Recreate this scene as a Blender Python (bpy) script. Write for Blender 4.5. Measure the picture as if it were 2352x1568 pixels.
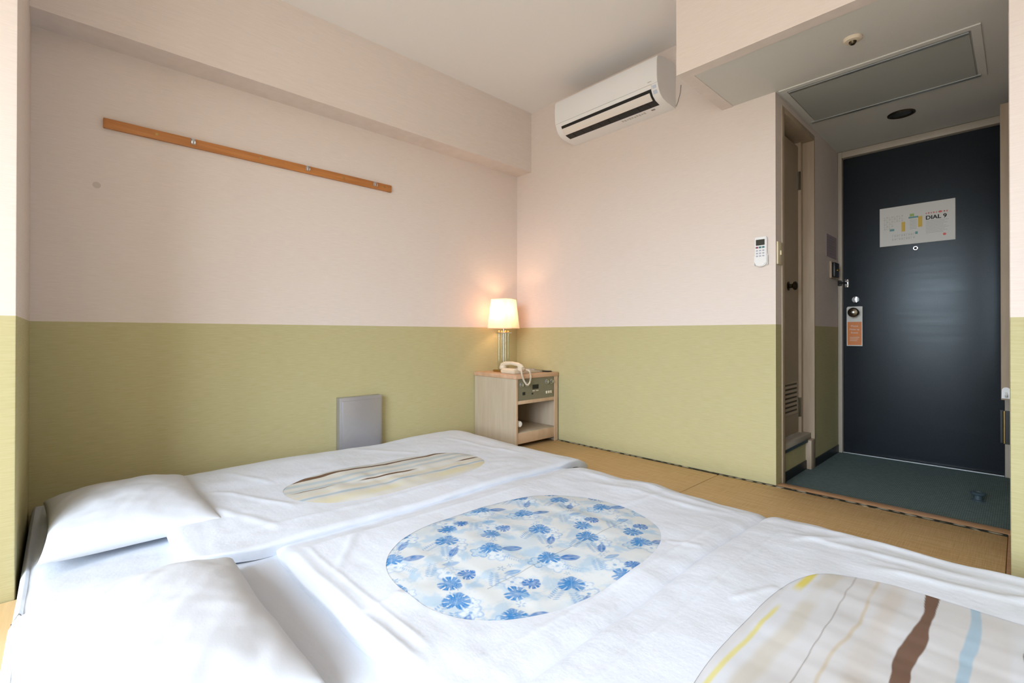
import bpy, bmesh, math, random
import numpy as np
from mathutils import Vector, Matrix

random.seed(7)
SC = bpy.context.scene
for o in list(bpy.data.objects):
    bpy.data.objects.remove(o)
COL = SC.collection

# ------------------------------------------------------------------ camera
IMG_W, IMG_H = 2352, 1568
F_PX = 1098.59
YAW, PITCH, ROLL = 0.8168147, 0.0046336, 0.0007106
CAM = (2.73554, -2.62428, 0.76)
cd = bpy.data.cameras.new('camera')
cam = bpy.data.objects.new('camera', cd)
COL.objects.link(cam)
fw = Vector((-math.sin(YAW) * math.cos(PITCH), math.cos(YAW) * math.cos(PITCH), math.sin(PITCH)))
r0 = Vector((math.cos(YAW), math.sin(YAW), 0))
u0 = r0.cross(fw)
rt = r0 * math.cos(ROLL) + u0 * math.sin(ROLL)
up = -r0 * math.sin(ROLL) + u0 * math.cos(ROLL)
m = Matrix(((rt.x, up.x, -fw.x, CAM[0]), (rt.y, up.y, -fw.y, CAM[1]), (rt.z, up.z, -fw.z, CAM[2]), (0, 0, 0, 1)))
cam.matrix_world = m
cd.sensor_fit = 'HORIZONTAL'
cd.sensor_width = 36
cd.lens = F_PX / IMG_W * 36
cd.shift_y = -20.957 / IMG_W
cd.clip_start = 0.02
SC.camera = cam

# ------------------------------------------------------------------ world, daylight, exposure
WORLD_COL = (0.80, 0.91, 1.03)
GROUND_COL = (0.26, 0.25, 0.23)
WORLD_STR = 18.8
SC.view_settings.view_transform = 'Standard'
SC.view_settings.look = 'None'
SC.view_settings.gamma = 1
SC.view_settings.use_curve_mapping = False
SC.view_settings.exposure = 0.0
w = bpy.data.worlds.new('overcast_sky')
SC.world = w
w.use_nodes = True
bg = w.node_tree.nodes['Background']
bg.inputs[1].default_value = WORLD_STR
# even overcast sky above the horizon, dull ground below it
_tc = w.node_tree.nodes.new('ShaderNodeTexCoord')
_sp = w.node_tree.nodes.new('ShaderNodeSeparateXYZ')
_rp = w.node_tree.nodes.new('ShaderNodeValToRGB')
_rp.color_ramp.elements[0].position = 0.49
_rp.color_ramp.elements[1].position = 0.53
_rp.color_ramp.elements[0].color = (*GROUND_COL, 1)
_rp.color_ramp.elements[1].color = (*WORLD_COL, 1)
_mr = w.node_tree.nodes.new('ShaderNodeMapRange')
_mr.inputs['From Min'].default_value = -1
_mr.inputs['From Max'].default_value = 1
w.node_tree.links.new(_tc.outputs['Generated'], _sp.inputs[0])
w.node_tree.links.new(_sp.outputs['Z'], _mr.inputs['Value'])
w.node_tree.links.new(_mr.outputs[0], _rp.inputs[0])
w.node_tree.links.new(_rp.outputs[0], bg.inputs[0])

# room constants (metres).  wall_left is x = 0, wall_back is y = 0
CEIL, SOFFIT, DADO = 2.463, 1.986, 0.813
X_R, Y_F = 3.4, -4.1          # right wall, window wall
CX0, CX1, CY1 = 1.887, 2.705, 1.22   # corridor left, right, entrance door plane
FLO = -0.03                     # corridor floor
WIN = (1.3, 3.3, 0.30, 2.05)   # window x0 x1 z0 z1

pl = bpy.data.lights.new('window_portal', 'AREA')
pl.shape = 'RECTANGLE'
pl.size, pl.size_y = WIN[1] - WIN[0], WIN[3] - WIN[2]
pl.cycles.is_portal = True
po = bpy.data.objects.new('window_portal', pl)
po.location = ((WIN[0] + WIN[1]) / 2, Y_F - 0.02, (WIN[2] + WIN[3]) / 2)
po.rotation_euler = (math.radians(90), 0, 0)
COL.objects.link(po)


# ------------------------------------------------------------------ material helpers
def lin(c):
    return tuple(((v / 255) / 12.92) if v / 255 <= 0.04045 else (((v / 255) + 0.055) / 1.055) ** 2.4 for v in c)


def new_mat(name):
    mt = bpy.data.materials.new(name)
    mt.use_nodes = True
    return mt, mt.node_tree, mt.node_tree.nodes['Principled BSDF']


def simple(name, c, rough=0.5, metal=0.0, spec=0.5, noise=0.0, scale=60.0, bump=0.0, **kw):
    mt, nt, b = new_mat(name)
    b.inputs['Base Color'].default_value = (*lin(c), 1)
    b.inputs['Roughness'].default_value = rough
    b.inputs['Metallic'].default_value = metal
    b.inputs['Specular IOR Level'].default_value = spec
    for k, v in kw.items():
        b.inputs[k.replace('_', ' ')].default_value = v
    if noise or bump:
        tc = nt.nodes.new('ShaderNodeTexCoord')
        nz = nt.nodes.new('ShaderNodeTexNoise')
        nz.inputs['Scale'].default_value = scale
        nz.inputs['Detail'].default_value = 4
        nt.links.new(tc.outputs['Object'], nz.inputs['Vector'])
        if noise:
            mx = nt.nodes.new('ShaderNodeMix')
            mx.data_type = 'RGBA'
            mx.inputs[6].default_value = (*[v * (1 - noise) for v in lin(c)], 1)
            mx.inputs[7].default_value = (*[min(1, v * (1 + noise)) for v in lin(c)], 1)
            nt.links.new(nz.outputs[0], mx.inputs[0])
            nt.links.new(mx.outputs[2], b.inputs['Base Color'])
        if bump:
            bp = nt.nodes.new('ShaderNodeBump')
            bp.inputs['Strength'].default_value = bump
            bp.inputs['Distance'].default_value = 0.002
            nt.links.new(nz.outputs[0], bp.inputs['Height'])
            nt.links.new(bp.outputs[0], b.inputs['Normal'])
    return mt


def mapped_noise(nt, scale3, detail=3, kind='Position'):
    if kind == 'Position':
        g = nt.nodes.new('ShaderNodeNewGeometry')
        out = g.outputs['Position']
    else:
        g = nt.nodes.new('ShaderNodeTexCoord')
        out = g.outputs[kind]
    mp = nt.nodes.new('ShaderNodeMapping')
    mp.inputs['Scale'].default_value = scale3
    nt.links.new(out, mp.inputs['Vector'])
    nz = nt.nodes.new('ShaderNodeTexNoise')
    nz.inputs['Scale'].default_value = 1.0
    nz.inputs['Detail'].default_value = detail
    nt.links.new(mp.outputs[0], nz.inputs['Vector'])
    return nz.outputs[0]


def ramp2(nt, fac, c0, c1, p0=0.3, p1=0.7):
    r = nt.nodes.new('ShaderNodeValToRGB')
    r.color_ramp.elements[0].position = p0
    r.color_ramp.elements[1].position = p1
    r.color_ramp.elements[0].color = (*c0, 1)
    r.color_ramp.elements[1].color = (*c1, 1)
    nt.links.new(fac, r.inputs[0])
    return r.outputs[0]


def add_bump(nt, b, h, strength, dist=0.002):
    bp = nt.nodes.new('ShaderNodeBump')
    bp.inputs['Strength'].default_value = strength
    bp.inputs['Distance'].default_value = dist
    nt.links.new(h, bp.inputs['Height'])
    nt.links.new(bp.outputs[0], b.inputs['Normal'])


def wallpaper():
    """woven-look wallpaper: pink above the dado line, olive green below"""
    mt, nt, b = new_mat('wallpaper')
    st = mapped_noise(nt, (16, 16, 330), 4)
    pink = ramp2(nt, st, lin((223, 210, 202)), lin((231, 219, 211)), .25, .75)
    green = ramp2(nt, st, lin((184, 175, 130)), lin((196, 188, 146)), .25, .75)
    g = nt.nodes.new('ShaderNodeNewGeometry')
    sp = nt.nodes.new('ShaderNodeSeparateXYZ')
    nt.links.new(g.outputs['Position'], sp.inputs[0])
    gt = nt.nodes.new('ShaderNodeMath')
    gt.operation = 'GREATER_THAN'
    gt.inputs[1].default_value = DADO
    nt.links.new(sp.outputs['Z'], gt.inputs[0])
    mx = nt.nodes.new('ShaderNodeMix')
    mx.data_type = 'RGBA'
    nt.links.new(gt.outputs[0], mx.inputs[0])
    nt.links.new(green, mx.inputs[6])
    nt.links.new(pink, mx.inputs[7])
    nt.links.new(mx.outputs[2], b.inputs['Base Color'])
    b.inputs['Roughness'].default_value = 0.75
    b.inputs['Specular IOR Level'].default_value = 0.25
    add_bump(nt, b, st, 0.25, 0.0015)
    return mt


def grained(name, c0, c1, scale3, rough=0.45, bump=0.1, kind='Position', spec=0.4):
    mt, nt, b = new_mat(name)
    n = mapped_noise(nt, scale3, 5, kind)
    nt.links.new(ramp2(nt, n, lin(c0), lin(c1)), b.inputs['Base Color'])
    b.inputs['Roughness'].default_value = rough
    b.inputs['Specular IOR Level'].default_value = spec
    add_bump(nt, b, n, bump)
    return mt


def tatami_mat():
    mt, nt, b = new_mat('tatami_straw')
    n = mapped_noise(nt, (380, 9, 1), 3)
    n2 = mapped_noise(nt, (5, 90, 1), 4)
    a = nt.nodes.new('ShaderNodeMath')
    a.operation = 'ADD'
    nt.links.new(n, a.inputs[0])
    nt.links.new(n2, a.inputs[1])
    h = nt.nodes.new('ShaderNodeMath')
    h.operation = 'MULTIPLY'
    h.inputs[1].default_value = 0.5
    nt.links.new(a.outputs[0], h.inputs[0])
    nt.links.new(ramp2(nt, h.outputs[0], lin((192, 157, 108)), lin((218, 187, 140)), .35, .65), b.inputs['Base Color'])
    b.inputs['Roughness'].default_value = 0.6
    b.inputs['Specular IOR Level'].default_value = 0.3
    add_bump(nt, b, n, 0.4, 0.001)
    return mt


def heri_mat():
    """dark green cloth border with pale chain pattern"""
    mt, nt, b = new_mat('tatami_border_cloth')
    g = nt.nodes.new('ShaderNodeNewGeometry')
    mp = nt.nodes.new('ShaderNodeMapping')
    mp.inputs['Scale'].default_value = (20, 42, 1)
    nt.links.new(g.outputs['Position'], mp.inputs[0])
    vo = nt.nodes.new('ShaderNodeTexVoronoi')
    vo.inputs['Scale'].default_value = 1.0
    vo.inputs['Randomness'].default_value = 0.45
    nt.links.new(mp.outputs[0], vo.inputs['Vector'])
    nt.links.new(ramp2(nt, vo.outputs['Distance'], lin((178, 170, 148)), lin((36, 36, 24)), .36, .46), b.inputs['Base Color'])
    b.inputs['Roughness'].default_value = 0.8
    return mt


def carpet_mat():
    mt, nt, b = new_mat('green_ribbed_carpet')
    g = nt.nodes.new('ShaderNodeNewGeometry')
    mp = nt.nodes.new('ShaderNodeMapping')
    mp.inputs['Scale'].default_value = (1, 1, 1)
    nt.links.new(g.outputs['Position'], mp.inputs[0])
    br = nt.nodes.new('ShaderNodeTexBrick')
    br.inputs['Scale'].default_value = 34
    br.inputs['Mortar Size'].default_value = 0.08
    br.inputs['Mortar Smooth'].default_value = 0.8
    br.inputs['Color1'].default_value = (*lin((132, 148, 146)), 1)
    br.inputs['Color2'].default_value = (*lin((112, 130, 130)), 1)
    br.inputs['Mortar'].default_value = (*lin((70, 86, 88)), 1)
    nt.links.new(mp.outputs[0], br.inputs['Vector'])
    nt.links.new(br.outputs['Color'], b.inputs['Base Color'])
    b.inputs['Roughness'].default_value = 0.85
    b.inputs['Specular IOR Level'].default_value = 0.2
    add_bump(nt, b, br.outputs['Fac'], -0.6, 0.003)
    return mt


def cloth_mat(name, c, bump=0.5):
    mt, nt, b = new_mat(name)
    n = mapped_noise(nt, (9, 16, 9), 5)
    n2 = mapped_noise(nt, (70, 28, 60), 4)
    a = nt.nodes.new('ShaderNodeMath')
    a.operation = 'MULTIPLY_ADD'
    nt.links.new(n2, a.inputs[0])
    a.inputs[1].default_value = 0.3
    nt.links.new(n, a.inputs[2])
    b.inputs['Base Color'].default_value = (*lin(c), 1)
    b.inputs['Roughness'].default_value = 0.8
    b.inputs['Specular IOR Level'].default_value = 0.2
    b.inputs['Sheen Weight'].default_value = 0.1
    add_bump(nt, b, a.outputs[0], bump, 0.006)
    return mt


def vcol_cloth(name):
    mt, nt, b = new_mat(name)
    at = nt.nodes.new('ShaderNodeAttribute')
    at.attribute_name = 'print'
    nt.links.new(at.outputs['Color'], b.inputs['Base Color'])
    b.inputs['Roughness'].default_value = 0.8
    b.inputs['Specular IOR Level'].default_value = 0.2
    add_bump(nt, b, mapped_noise(nt, (14, 10, 10), 4), 0.25, 0.005)
    return mt


M = {}
M['paper'] = wallpaper()
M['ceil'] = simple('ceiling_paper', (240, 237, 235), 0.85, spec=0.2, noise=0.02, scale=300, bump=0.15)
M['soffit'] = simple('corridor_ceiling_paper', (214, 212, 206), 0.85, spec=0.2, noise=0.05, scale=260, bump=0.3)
M['tatami'] = tatami_mat()
M['heri'] = heri_mat()
M['carpet'] = carpet_mat()
M['sill'] = grained('brown_sill_wood', (176, 134, 98), (200, 158, 120), (5, 60, 60), 0.4)
M['boards'] = grained('pale_floorboard', (206, 172, 124), (226, 196, 150), (3, 40, 40), 0.4)
M['dark'] = simple('hidden_subfloor', (90, 80, 66), 0.9)
M['trimwood'] = grained('beige_trim', (172, 152, 130), (182, 164, 142), (40, 40, 4), 0.5, 0.05)
M['doorpaint'] = simple('beige_door_paint', (172, 156, 134), 0.5)
M['frame'] = simple('grey_door_frame', (178, 168, 154), 0.45)
M['ashwood'] = grained('ash_veneer', (184, 167, 144), (196, 181, 160), (28, 28, 3), 0.45, 0.04)
M['topwood'] = grained('pinkish_top_wood', (196, 156, 126), (212, 174, 144), (30, 6, 30), 0.4, 0.04)
M['edgewood'] = grained('edge_band_wood', (196, 164, 136), (210, 180, 152), (30, 30, 5), 0.45, 0.04)
M['oak'] = grained('orange_rail_wood', (176, 112, 58), (200, 134, 74), (60, 4, 60), 0.4, 0.08)
M['white'] = simple('white_plastic', (236, 236, 236), 0.35)
M['flapwhite'] = simple('flap_plastic', (232, 226, 220), 0.4)
M['offwhite'] = simple('cream_plastic', (222, 208, 186), 0.4)
M['ivory'] = simple('ivory_plastic', (226, 212, 178), 0.4)
M['black'] = simple('black_plastic', (18, 18, 20), 0.5)
M['vinyl'] = simple('black_vinyl_base', (14, 12, 12), 0.4)
M['lcd'] = simple('lcd_glass', (52, 54, 48), 0.2)
M['chrome'] = simple('chrome', (205, 208, 210), 0.15, 1.0)
M['steel'] = simple('brushed_steel', (182, 182, 188), 0.42, 0.7, noise=0.03, scale=40)
M['alum'] = simple('aluminium', (190, 194, 194), 0.4, 1.0)
M['brass'] = simple('brass', (186, 156, 96), 0.3, 1.0)
M['darkbrass'] = simple('aged_bronze', (86, 76, 62), 0.3, 1.0)
M['panelgrey'] = simple('grey_radio_panel', (124, 118, 98), 0.45, noise=0.05, scale=200)
M['paperwhite'] = simple('notice_paper', (214, 212, 206), 0.5)
M['sheet'] = cloth_mat('white_sheet', (206, 212, 222))
M['cover'] = cloth_mat('white_duvet_cover', (216, 222, 233))
M['pillow'] = cloth_mat('white_pillowcase', (206, 210, 218), 0.25)
M['print'] = vcol_cloth('printed_cotton')
M['orange'] = simple('orange_print', (208, 122, 56), 0.5)
M['rubber'] = simple('dark_rubber', (58, 74, 82), 0.45)
M['red'] = simple('red_print', (214, 96, 88), 0.5)
M['yellow'] = simple('yellow_print', (214, 176, 50), 0.5)
M['teal'] = simple('teal_print', (96, 150, 150), 0.5)
M['greenp'] = simple('green_print', (150, 180, 90), 0.5)
M['ink'] = simple('black_ink', (34, 34, 38), 0.5)
M['greyink'] = simple('grey_ink', (140, 138, 136), 0.5)
M['blueink'] = simple('blue_label_ink', (150, 164, 200), 0.5)
M['labelgrey'] = simple('pale_grey_print', (196, 192, 188), 0.5)
M['labelblue'] = simple('pale_blue_sticker', (196, 206, 224), 0.5)
M['lilac'] = simple('lilac_notice', (168, 150, 160), 0.5)
M['button_teal'] = simple('teal_button', (60, 120, 124), 0.5)
M['button_red'] = simple('plum_button', (130, 66, 90), 0.5)
M['button_grey'] = simple('grey_button', (176, 178, 192), 0.5)
M['hatch'] = simple('hatch_panel_paint', (176, 178, 172), 0.6, bump=0.1, scale=200)
M['mark'] = simple('wall_smudge', (204, 191, 182), 0.8)


def door_dark():
    mt, nt, b = new_mat('dark_navy_laminate')
    n = mapped_noise(nt, (160, 160, 160), 3)
    n2 = mapped_noise(nt, (3, 3, 30), 3)
    nt.links.new(ramp2(nt, n, lin((25, 27, 33)), lin((32, 35, 42))), b.inputs['Base Color'])
    r = nt.nodes.new('ShaderNodeMapRange')
    r.inputs['To Min'].default_value = 0.34
    r.inputs['To Max'].default_value = 0.44
    nt.links.new(n2, r.inputs['Value'])
    nt.links.new(r.outputs[0], b.inputs['Roughness'])
    b.inputs['Specular IOR Level'].default_value = 0.65
    b.inputs['Specular Tint'].default_value = (.8, .93, 1, 1)
    add_bump(nt, b, n, 0.12, 0.001)
    return mt


M['door'] = door_dark()


def shade_mat():
    mt, nt, b = new_mat('translucent_lamp_fabric')
    out = nt.nodes['Material Output']
    tr = nt.nodes.new('ShaderNodeBsdfTranslucent')
    tr.inputs[0].default_value = (*lin((255, 228, 208)), 1)
    b.inputs['Base Color'].default_value = (*lin((240, 226, 210)), 1)
    b.inputs['Roughness'].default_value = 0.8
    mx = nt.nodes.new('ShaderNodeMixShader')
    mx.inputs[0].default_value = 0.4
    nt.links.new(b.outputs[0], mx.inputs[1])
    nt.links.new(tr.outputs[0], mx.inputs[2])
    nt.links.new(mx.outputs[0], out.inputs[0])
    return mt


M['shade'] = shade_mat()


def emit_mat(name, c, s):
    mt, nt, b = new_mat(name)
    b.inputs['Base Color'].default_value = (*lin(c), 1)
    b.inputs['Emission Color'].default_value = (*lin(c), 1)
    b.inputs['Emission Strength'].default_value = s
    return mt


M['bulb'] = emit_mat('lit_bulb', (255, 214, 160), 14)


def thin_glass(name, tint=(255, 255, 255), gl=0.08):
    mt, nt, b = new_mat(name)
    out = nt.nodes['Material Output']
    t = nt.nodes.new('ShaderNodeBsdfTransparent')
    t.inputs[0].default_value = (*lin(tint), 1)
    g = nt.nodes.new('ShaderNodeBsdfGlossy')
    g.inputs['Roughness'].default_value = 0.03
    mx = nt.nodes.new('ShaderNodeMixShader')
    mx.inputs[0].default_value = gl
    nt.links.new(t.outputs[0], mx.inputs[1])
    nt.links.new(g.outputs[0], mx.inputs[2])
    nt.links.new(mx.outputs[0], out.inputs[0])
    return mt


M['pane'] = thin_glass('window_glass')
M['acrylic'] = thin_glass('clear_acrylic', (238, 240, 234), 0.22)


# ------------------------------------------------------------------ mesh helpers (world coordinates)
class MB:
    def __init__(s):
        s.bm = bmesh.new()

    def box(s, x0, x1, y0, y1, z0, z1, bev=0.0, seg=2, mat=None):
        tmp = bmesh.new()
        bmesh.ops.create_cube(tmp, size=1)
        bmesh.ops.scale(tmp, vec=(abs(x1 - x0), abs(y1 - y0), abs(z1 - z0)), verts=tmp.verts)
        if bev:
            bmesh.ops.bevel(tmp, geom=tmp.edges[:], offset=bev, segments=seg, profile=0.5, affect='EDGES')
        bmesh.ops.translate(tmp, vec=((x0 + x1) / 2, (y0 + y1) / 2, (z0 + z1) / 2), verts=tmp.verts)
        if mat:
            bmesh.ops.transform(tmp, matrix=mat, verts=tmp.verts)
        s.merge(tmp)
        return s

    def merge(s, tmp):
        me = bpy.data.meshes.new('tmp')
        tmp.to_mesh(me)
        tmp.free()
        s.bm.from_mesh(me)
        bpy.data.meshes.remove(me)

    def data(s, verts, faces):
        vs = [s.bm.verts.new(v) for v in verts]
        for f in faces:
            try:
                s.bm.faces.new([vs[i] for i in f])
            except ValueError:
                pass
        return s

    def tube(s, pts, r, n=10, cap=True):
        pts = [Vector(p) for p in pts]
        rs = r if isinstance(r, (list, tuple)) else [r] * len(pts)
        prev = None
        rings = []
        for i, p in enumerate(pts):
            t = (pts[min(i + 1, len(pts) - 1)] - pts[max(i - 1, 0)]).normalized()
            if prev is None:
                a = Vector((0, 0, 1)) if abs(t.z) < .9 else Vector((1, 0, 0))
                nn = t.cross(a).normalized()
            else:
                nn = (prev - t * prev.dot(t)).normalized()
            prev = nn
            bb = t.cross(nn)
            rings.append([s.bm.verts.new(p + (nn * math.cos(2 * math.pi * k / n) + bb * math.sin(2 * math.pi * k / n)) * rs[i]) for k in range(n)])
        for a, b in zip(rings[:-1], rings[1:]):
            for k in range(n):
                s.bm.faces.new((a[k], a[(k + 1) % n], b[(k + 1) % n], b[k]))
        if cap:
            s.bm.faces.new(rings[0][::-1])
            s.bm.faces.new(rings[-1])
        return s

    def lathe(s, c, axis, prof, n=28):
        """prof: list of (radius, distance along axis)"""
        ax = Vector(axis).normalized()
        a = Vector((0, 0, 1)) if abs(ax.z) < .9 else Vector((1, 0, 0))
        e1 = ax.cross(a).normalized()
        e2 = ax.cross(e1)
        c = Vector(c)
        rings = []
        for r, d in prof:
            rings.append([s.bm.verts.new(c + ax * d + (e1 * math.cos(2 * math.pi * k / n) + e2 * math.sin(2 * math.pi * k / n)) * max(r, 1e-5)) for k in range(n)])
        for p, q in zip(rings[:-1], rings[1:]):
            for k in range(n):
                s.bm.faces.new((p[k], p[(k + 1) % n], q[(k + 1) % n], q[k]))
        s.bm.faces.new(rings[0][::-1])
        s.bm.faces.new(rings[-1])
        return s

    def prism(s, poly, axis, a0, a1):
        """poly: 2-D points in the two remaining axes (cyclic order), extruded along axis from a0 to a1"""
        def p3(p, a):
            return {'x': (a, p[0], p[1]), 'y': (p[0], a, p[1]), 'z': (p[0], p[1], a)}[axis]
        A = [s.bm.verts.new(p3(p, a0)) for p in poly]
        B = [s.bm.verts.new(p3(p, a1)) for p in poly]
        n = len(poly)
        for k in range(n):
            s.bm.faces.new((A[k], A[(k + 1) % n], B[(k + 1) % n], B[k]))
        s.bm.faces.new(A[::-1])
        s.bm.faces.new(B)
        return s

    def build(s, name, mat, parent=None, loc=None, smooth=True, ang=35):
        bm = s.bm
        bmesh.ops.recalc_face_normals(bm, faces=bm.faces[:])
        org = Vector(loc) if loc else (Vector(parent['_org']) if parent is not None and '_org' in parent else Vector((0, 0, 0)))
        bmesh.ops.translate(bm, vec=-org, verts=bm.verts)
        if smooth:
            lim = math.radians(ang)
            for f in bm.faces:
                f.smooth = True
            for e in bm.edges:
                if len(e.link_faces) == 2 and e.calc_face_angle(0) > lim:
                    e.smooth = False
        me = bpy.data.meshes.new(name)
        bm.to_mesh(me)
        bm.free()
        return link(name, me, mat, parent, org)


def link(name, me, mat, parent, org):
    me.materials.append(M[mat] if isinstance(mat, str) else mat)
    o = bpy.data.objects.new(name, me)
    COL.objects.link(o)
    o['_org'] = list(org)
    if parent is not None:
        o.parent = parent
    else:
        o.location = org
    return o


def from_np(name, V, Fc, mat, parent=None, loc=None, cols=None):
    org = np.array(loc if loc else (parent['_org'] if parent is not None else (0, 0, 0)), float)
    me = bpy.data.meshes.new(name)
    me.from_pydata((V - org).tolist(), [], Fc)
    me.polygons.foreach_set('use_smooth', [True] * len(me.polygons))
    if cols is not None:
        ca = me.color_attributes.new('print', 'FLOAT_COLOR', 'POINT')
        buf = np.ones((len(V), 4), np.float32)
        buf[:, :3] = cols
        ca.data.foreach_set('color', buf.ravel())
    me.update()
    return link(name, me, mat, parent, Vector(org))


def tag(o, label, cat, group=None):
    o['label'] = label
    o['category'] = cat
    if group:
        o['group'] = group
    return o


def thing(name, loc, label, cat, group=None):
    o = bpy.data.objects.new(name, None)
    COL.objects.link(o)
    o.location = loc
    o.empty_display_size = 0.05
    o['_org'] = list(loc)
    return tag(o, label, cat, group)


def struct(o):
    o['kind'] = 'structure'
    return o


def sroot(name, loc):
    o = bpy.data.objects.new(name, None)
    COL.objects.link(o)
    o.location = loc
    o.empty_display_size = 0.05
    o['_org'] = list(loc)
    return struct(o)


def text_mesh(body, size, bold=0.0):
    cu = bpy.data.curves.new('text', 'FONT')
    cu.body = body
    cu.size = size
    cu.offset = bold
    cu.align_x = 'CENTER'
    cu.align_y = 'CENTER'
    to = bpy.data.objects.new('text', cu)
    COL.objects.link(to)
    bpy.context.view_layer.update()
    me = bpy.data.meshes.new_from_object(to.evaluated_get(bpy.context.evaluated_depsgraph_get()))
    bpy.data.objects.remove(to)
    bpy.data.curves.remove(cu)
    return me


def put_text(mb, body, size, mtx, bold=0.0):
    me = text_mesh(body, size, bold)
    me.transform(mtx)
    mb.bm.from_mesh(me)
    bpy.data.meshes.remove(me)
    return mb


# ================================================================== SETTING
T = 0.12
struct(MB().box(-T, 0, Y_F - T, T, -0.1, CEIL).build('wall_left', 'paper'))
struct(MB().box(-T, CX0 - 0.11, 0, T, -0.1, CEIL).box(CX0 - 0.11, CX0, 0, 0.085, -0.1, CEIL)
       .build('wall_back', 'paper'))
struct(MB().box(0, 0.157, -2.722, 0, 2.009, CEIL + .001).build('ceiling_beam', 'paper'))
struct(MB().box(0, 0.758, Y_F, -2.722, -0.1, CEIL + .001, 0.004, 2).build('wall_pillar', 'paper'))
struct(MB().box(X_R, X_R + T, Y_F - T, T, -0.1, CEIL).build('wall_right', 'paper'))
struct(MB().box(2.712, X_R, -0.55, 0.0, -0.1, CEIL + .001, 0.004, 2).build('wall_return', 'paper'))
# window wall with opening
wx0, wx1, wz0, wz1 = WIN
struct(MB().box(0.7, wx0, Y_F - T, Y_F, -0.1, CEIL).box(wx1, X_R, Y_F - T, Y_F, -0.1, CEIL)
       .box(wx0, wx1, Y_F - T, Y_F, -0.1, wz0).box(wx0, wx1, Y_F - T, Y_F, wz1, CEIL).build('wall_front', 'paper'))
win = sroot('window_1', ((wx0 + wx1) / 2, Y_F - 0.06, wz0))
mb = MB()
fy0, fy1 = Y_F - 0.09, Y_F - 0.04
for (a, b, c, d) in ((wx0, wx1, wz0, wz0 + .04), (wx0, wx1, wz1 - .04, wz1), (wx0, wx0 + .04, wz0 + .04, wz1 - .04),
                     (wx1 - .04, wx1, wz0 + .04, wz1 - .04), ((wx0 + wx1) / 2 - .025, (wx0 + wx1) / 2 + .025, wz0 + .04, wz1 - .04)):
    mb.box(a, b, fy0, fy1, c, d, 0.003)
mb.build('window_frame', 'alum', win)
xm = (wx0 + wx1) / 2
for a, b in ((wx0 + .04, xm - .025), (xm + .025, wx1 - .04)):
    MB().data([(a, Y_F - .065, wz0 + .04), (b, Y_F - .065, wz0 + .04), (b, Y_F - .065, wz1 - .04), (a, Y_F - .065, wz1 - .04)], [(0, 1, 2, 3)]).build('pane', 'pane', win)
# ceiling
struct(MB().box(-T, X_R + T, Y_F - T, T, CEIL, CEIL + T).build('ceiling', 'ceil'))
# bulkhead over the corridor mouth (wallpapered lip round a lowered ceiling)
struct(MB().box(1.62, 2.712, -0.51, -0.449, SOFFIT, CEIL + .001).box(1.62, 1.679, -0.449, 0, SOFFIT, CEIL + .001).build('wall_bulkhead', 'paper'))
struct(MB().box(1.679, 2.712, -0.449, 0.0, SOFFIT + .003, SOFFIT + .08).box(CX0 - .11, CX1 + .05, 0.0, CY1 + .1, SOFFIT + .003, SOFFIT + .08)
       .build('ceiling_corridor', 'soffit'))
# corridor walls
CW = MB()
CW.box(CX0 - T, CX0, 0.656, CY1 + .1, FLO, SOFFIT + .003)               # between bathroom door and entrance door
CW.box(CX0 - T, CX0, 0.085, 0.656, 1.95, SOFFIT + .003)                  # above bathroom door
CW.box(CX0 - T, 1.862, 0.085, 0.656, FLO, 0.14)                         # below raised threshold
struct(CW.build('wall_corridor_left', 'paper'))
struct(MB().box(CX1, CX1 + T, 0, CY1 + .1, FLO, SOFFIT + .003).build('wall_corridor_right', 'paper'))
struct(MB().box(CX0 - T, CX1 + T, CY1 + .06, CY1 + .1, FLO, SOFFIT + .08).build('wall_corridor_end', 'dark'))
# floor
flo = struct(MB().box(-T, X_R + T, Y_F - T, CY1 + .1, -0.1, FLO - 0.006).build('floor', 'dark'))
MB().box(CX0 - .06, CX1, 0.0, CY1 + .05, FLO - .006, FLO).build('carpet', 'carpet', flo)
# tatami mats
mats = [(0.002, 1.604, -0.90, -0.002), (1.607, 2.699, -0.90, -0.002),
        (0.002, 1.35, -1.80, -0.903), (1.353, 2.699, -1.80, -0.903),
        (0.002, 1.80, -2.70, -1.803), (1.803, 2.699, -2.70, -1.803),
        (2.715, X_R - .002, -2.70, -1.63), (2.715, X_R - .002, -1.627, -0.553)]
for (a, b, c, d) in mats:
    mo = MB().box(a, b, c, d, FLO - .006, 0.0, 0.004, 2).build('tatami_mat', 'tatami', flo)
    for e0, e1 in ((c, c + .028), (d - .028, d)):
        if e0 > -2.69:
            MB().box(a, b, e0, e1, -0.004, 0.0016, 0.001, 1).build('border', 'heri', mo)
for k in range(12):
    y_ = -2.703 - k * .12
    if y_ - .12 > Y_F - .05:
        MB().box(0.76, X_R - .002, max(y_ - .1185, Y_F), y_, FLO - .006, 0.0, 0.002, 1).build('floorboard', 'boards', flo)
MB().box(2.7, 2.712, -2.7, 0.0, FLO - .006, 0.001, 0.002, 1).build('edge_strip', 'sill', flo)
struct(MB().box(CX0, CX1 + .007, 0.0, 0.066, FLO - .006, 0.002, 0.004, 2).build('trim_1', 'sill'))
# baseboards of the corridor (black vinyl)
struct(MB().box(CX0, CX0 + .006, 0.658, CY1 - .02, FLO, 0.022, 0.002, 1).build('baseboard_left', 'vinyl'))
struct(MB().box(1.862, 1.868, 0.125, 0.575, FLO, 0.022, 0.002, 1).build('baseboard_threshold', 'vinyl'))

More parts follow.
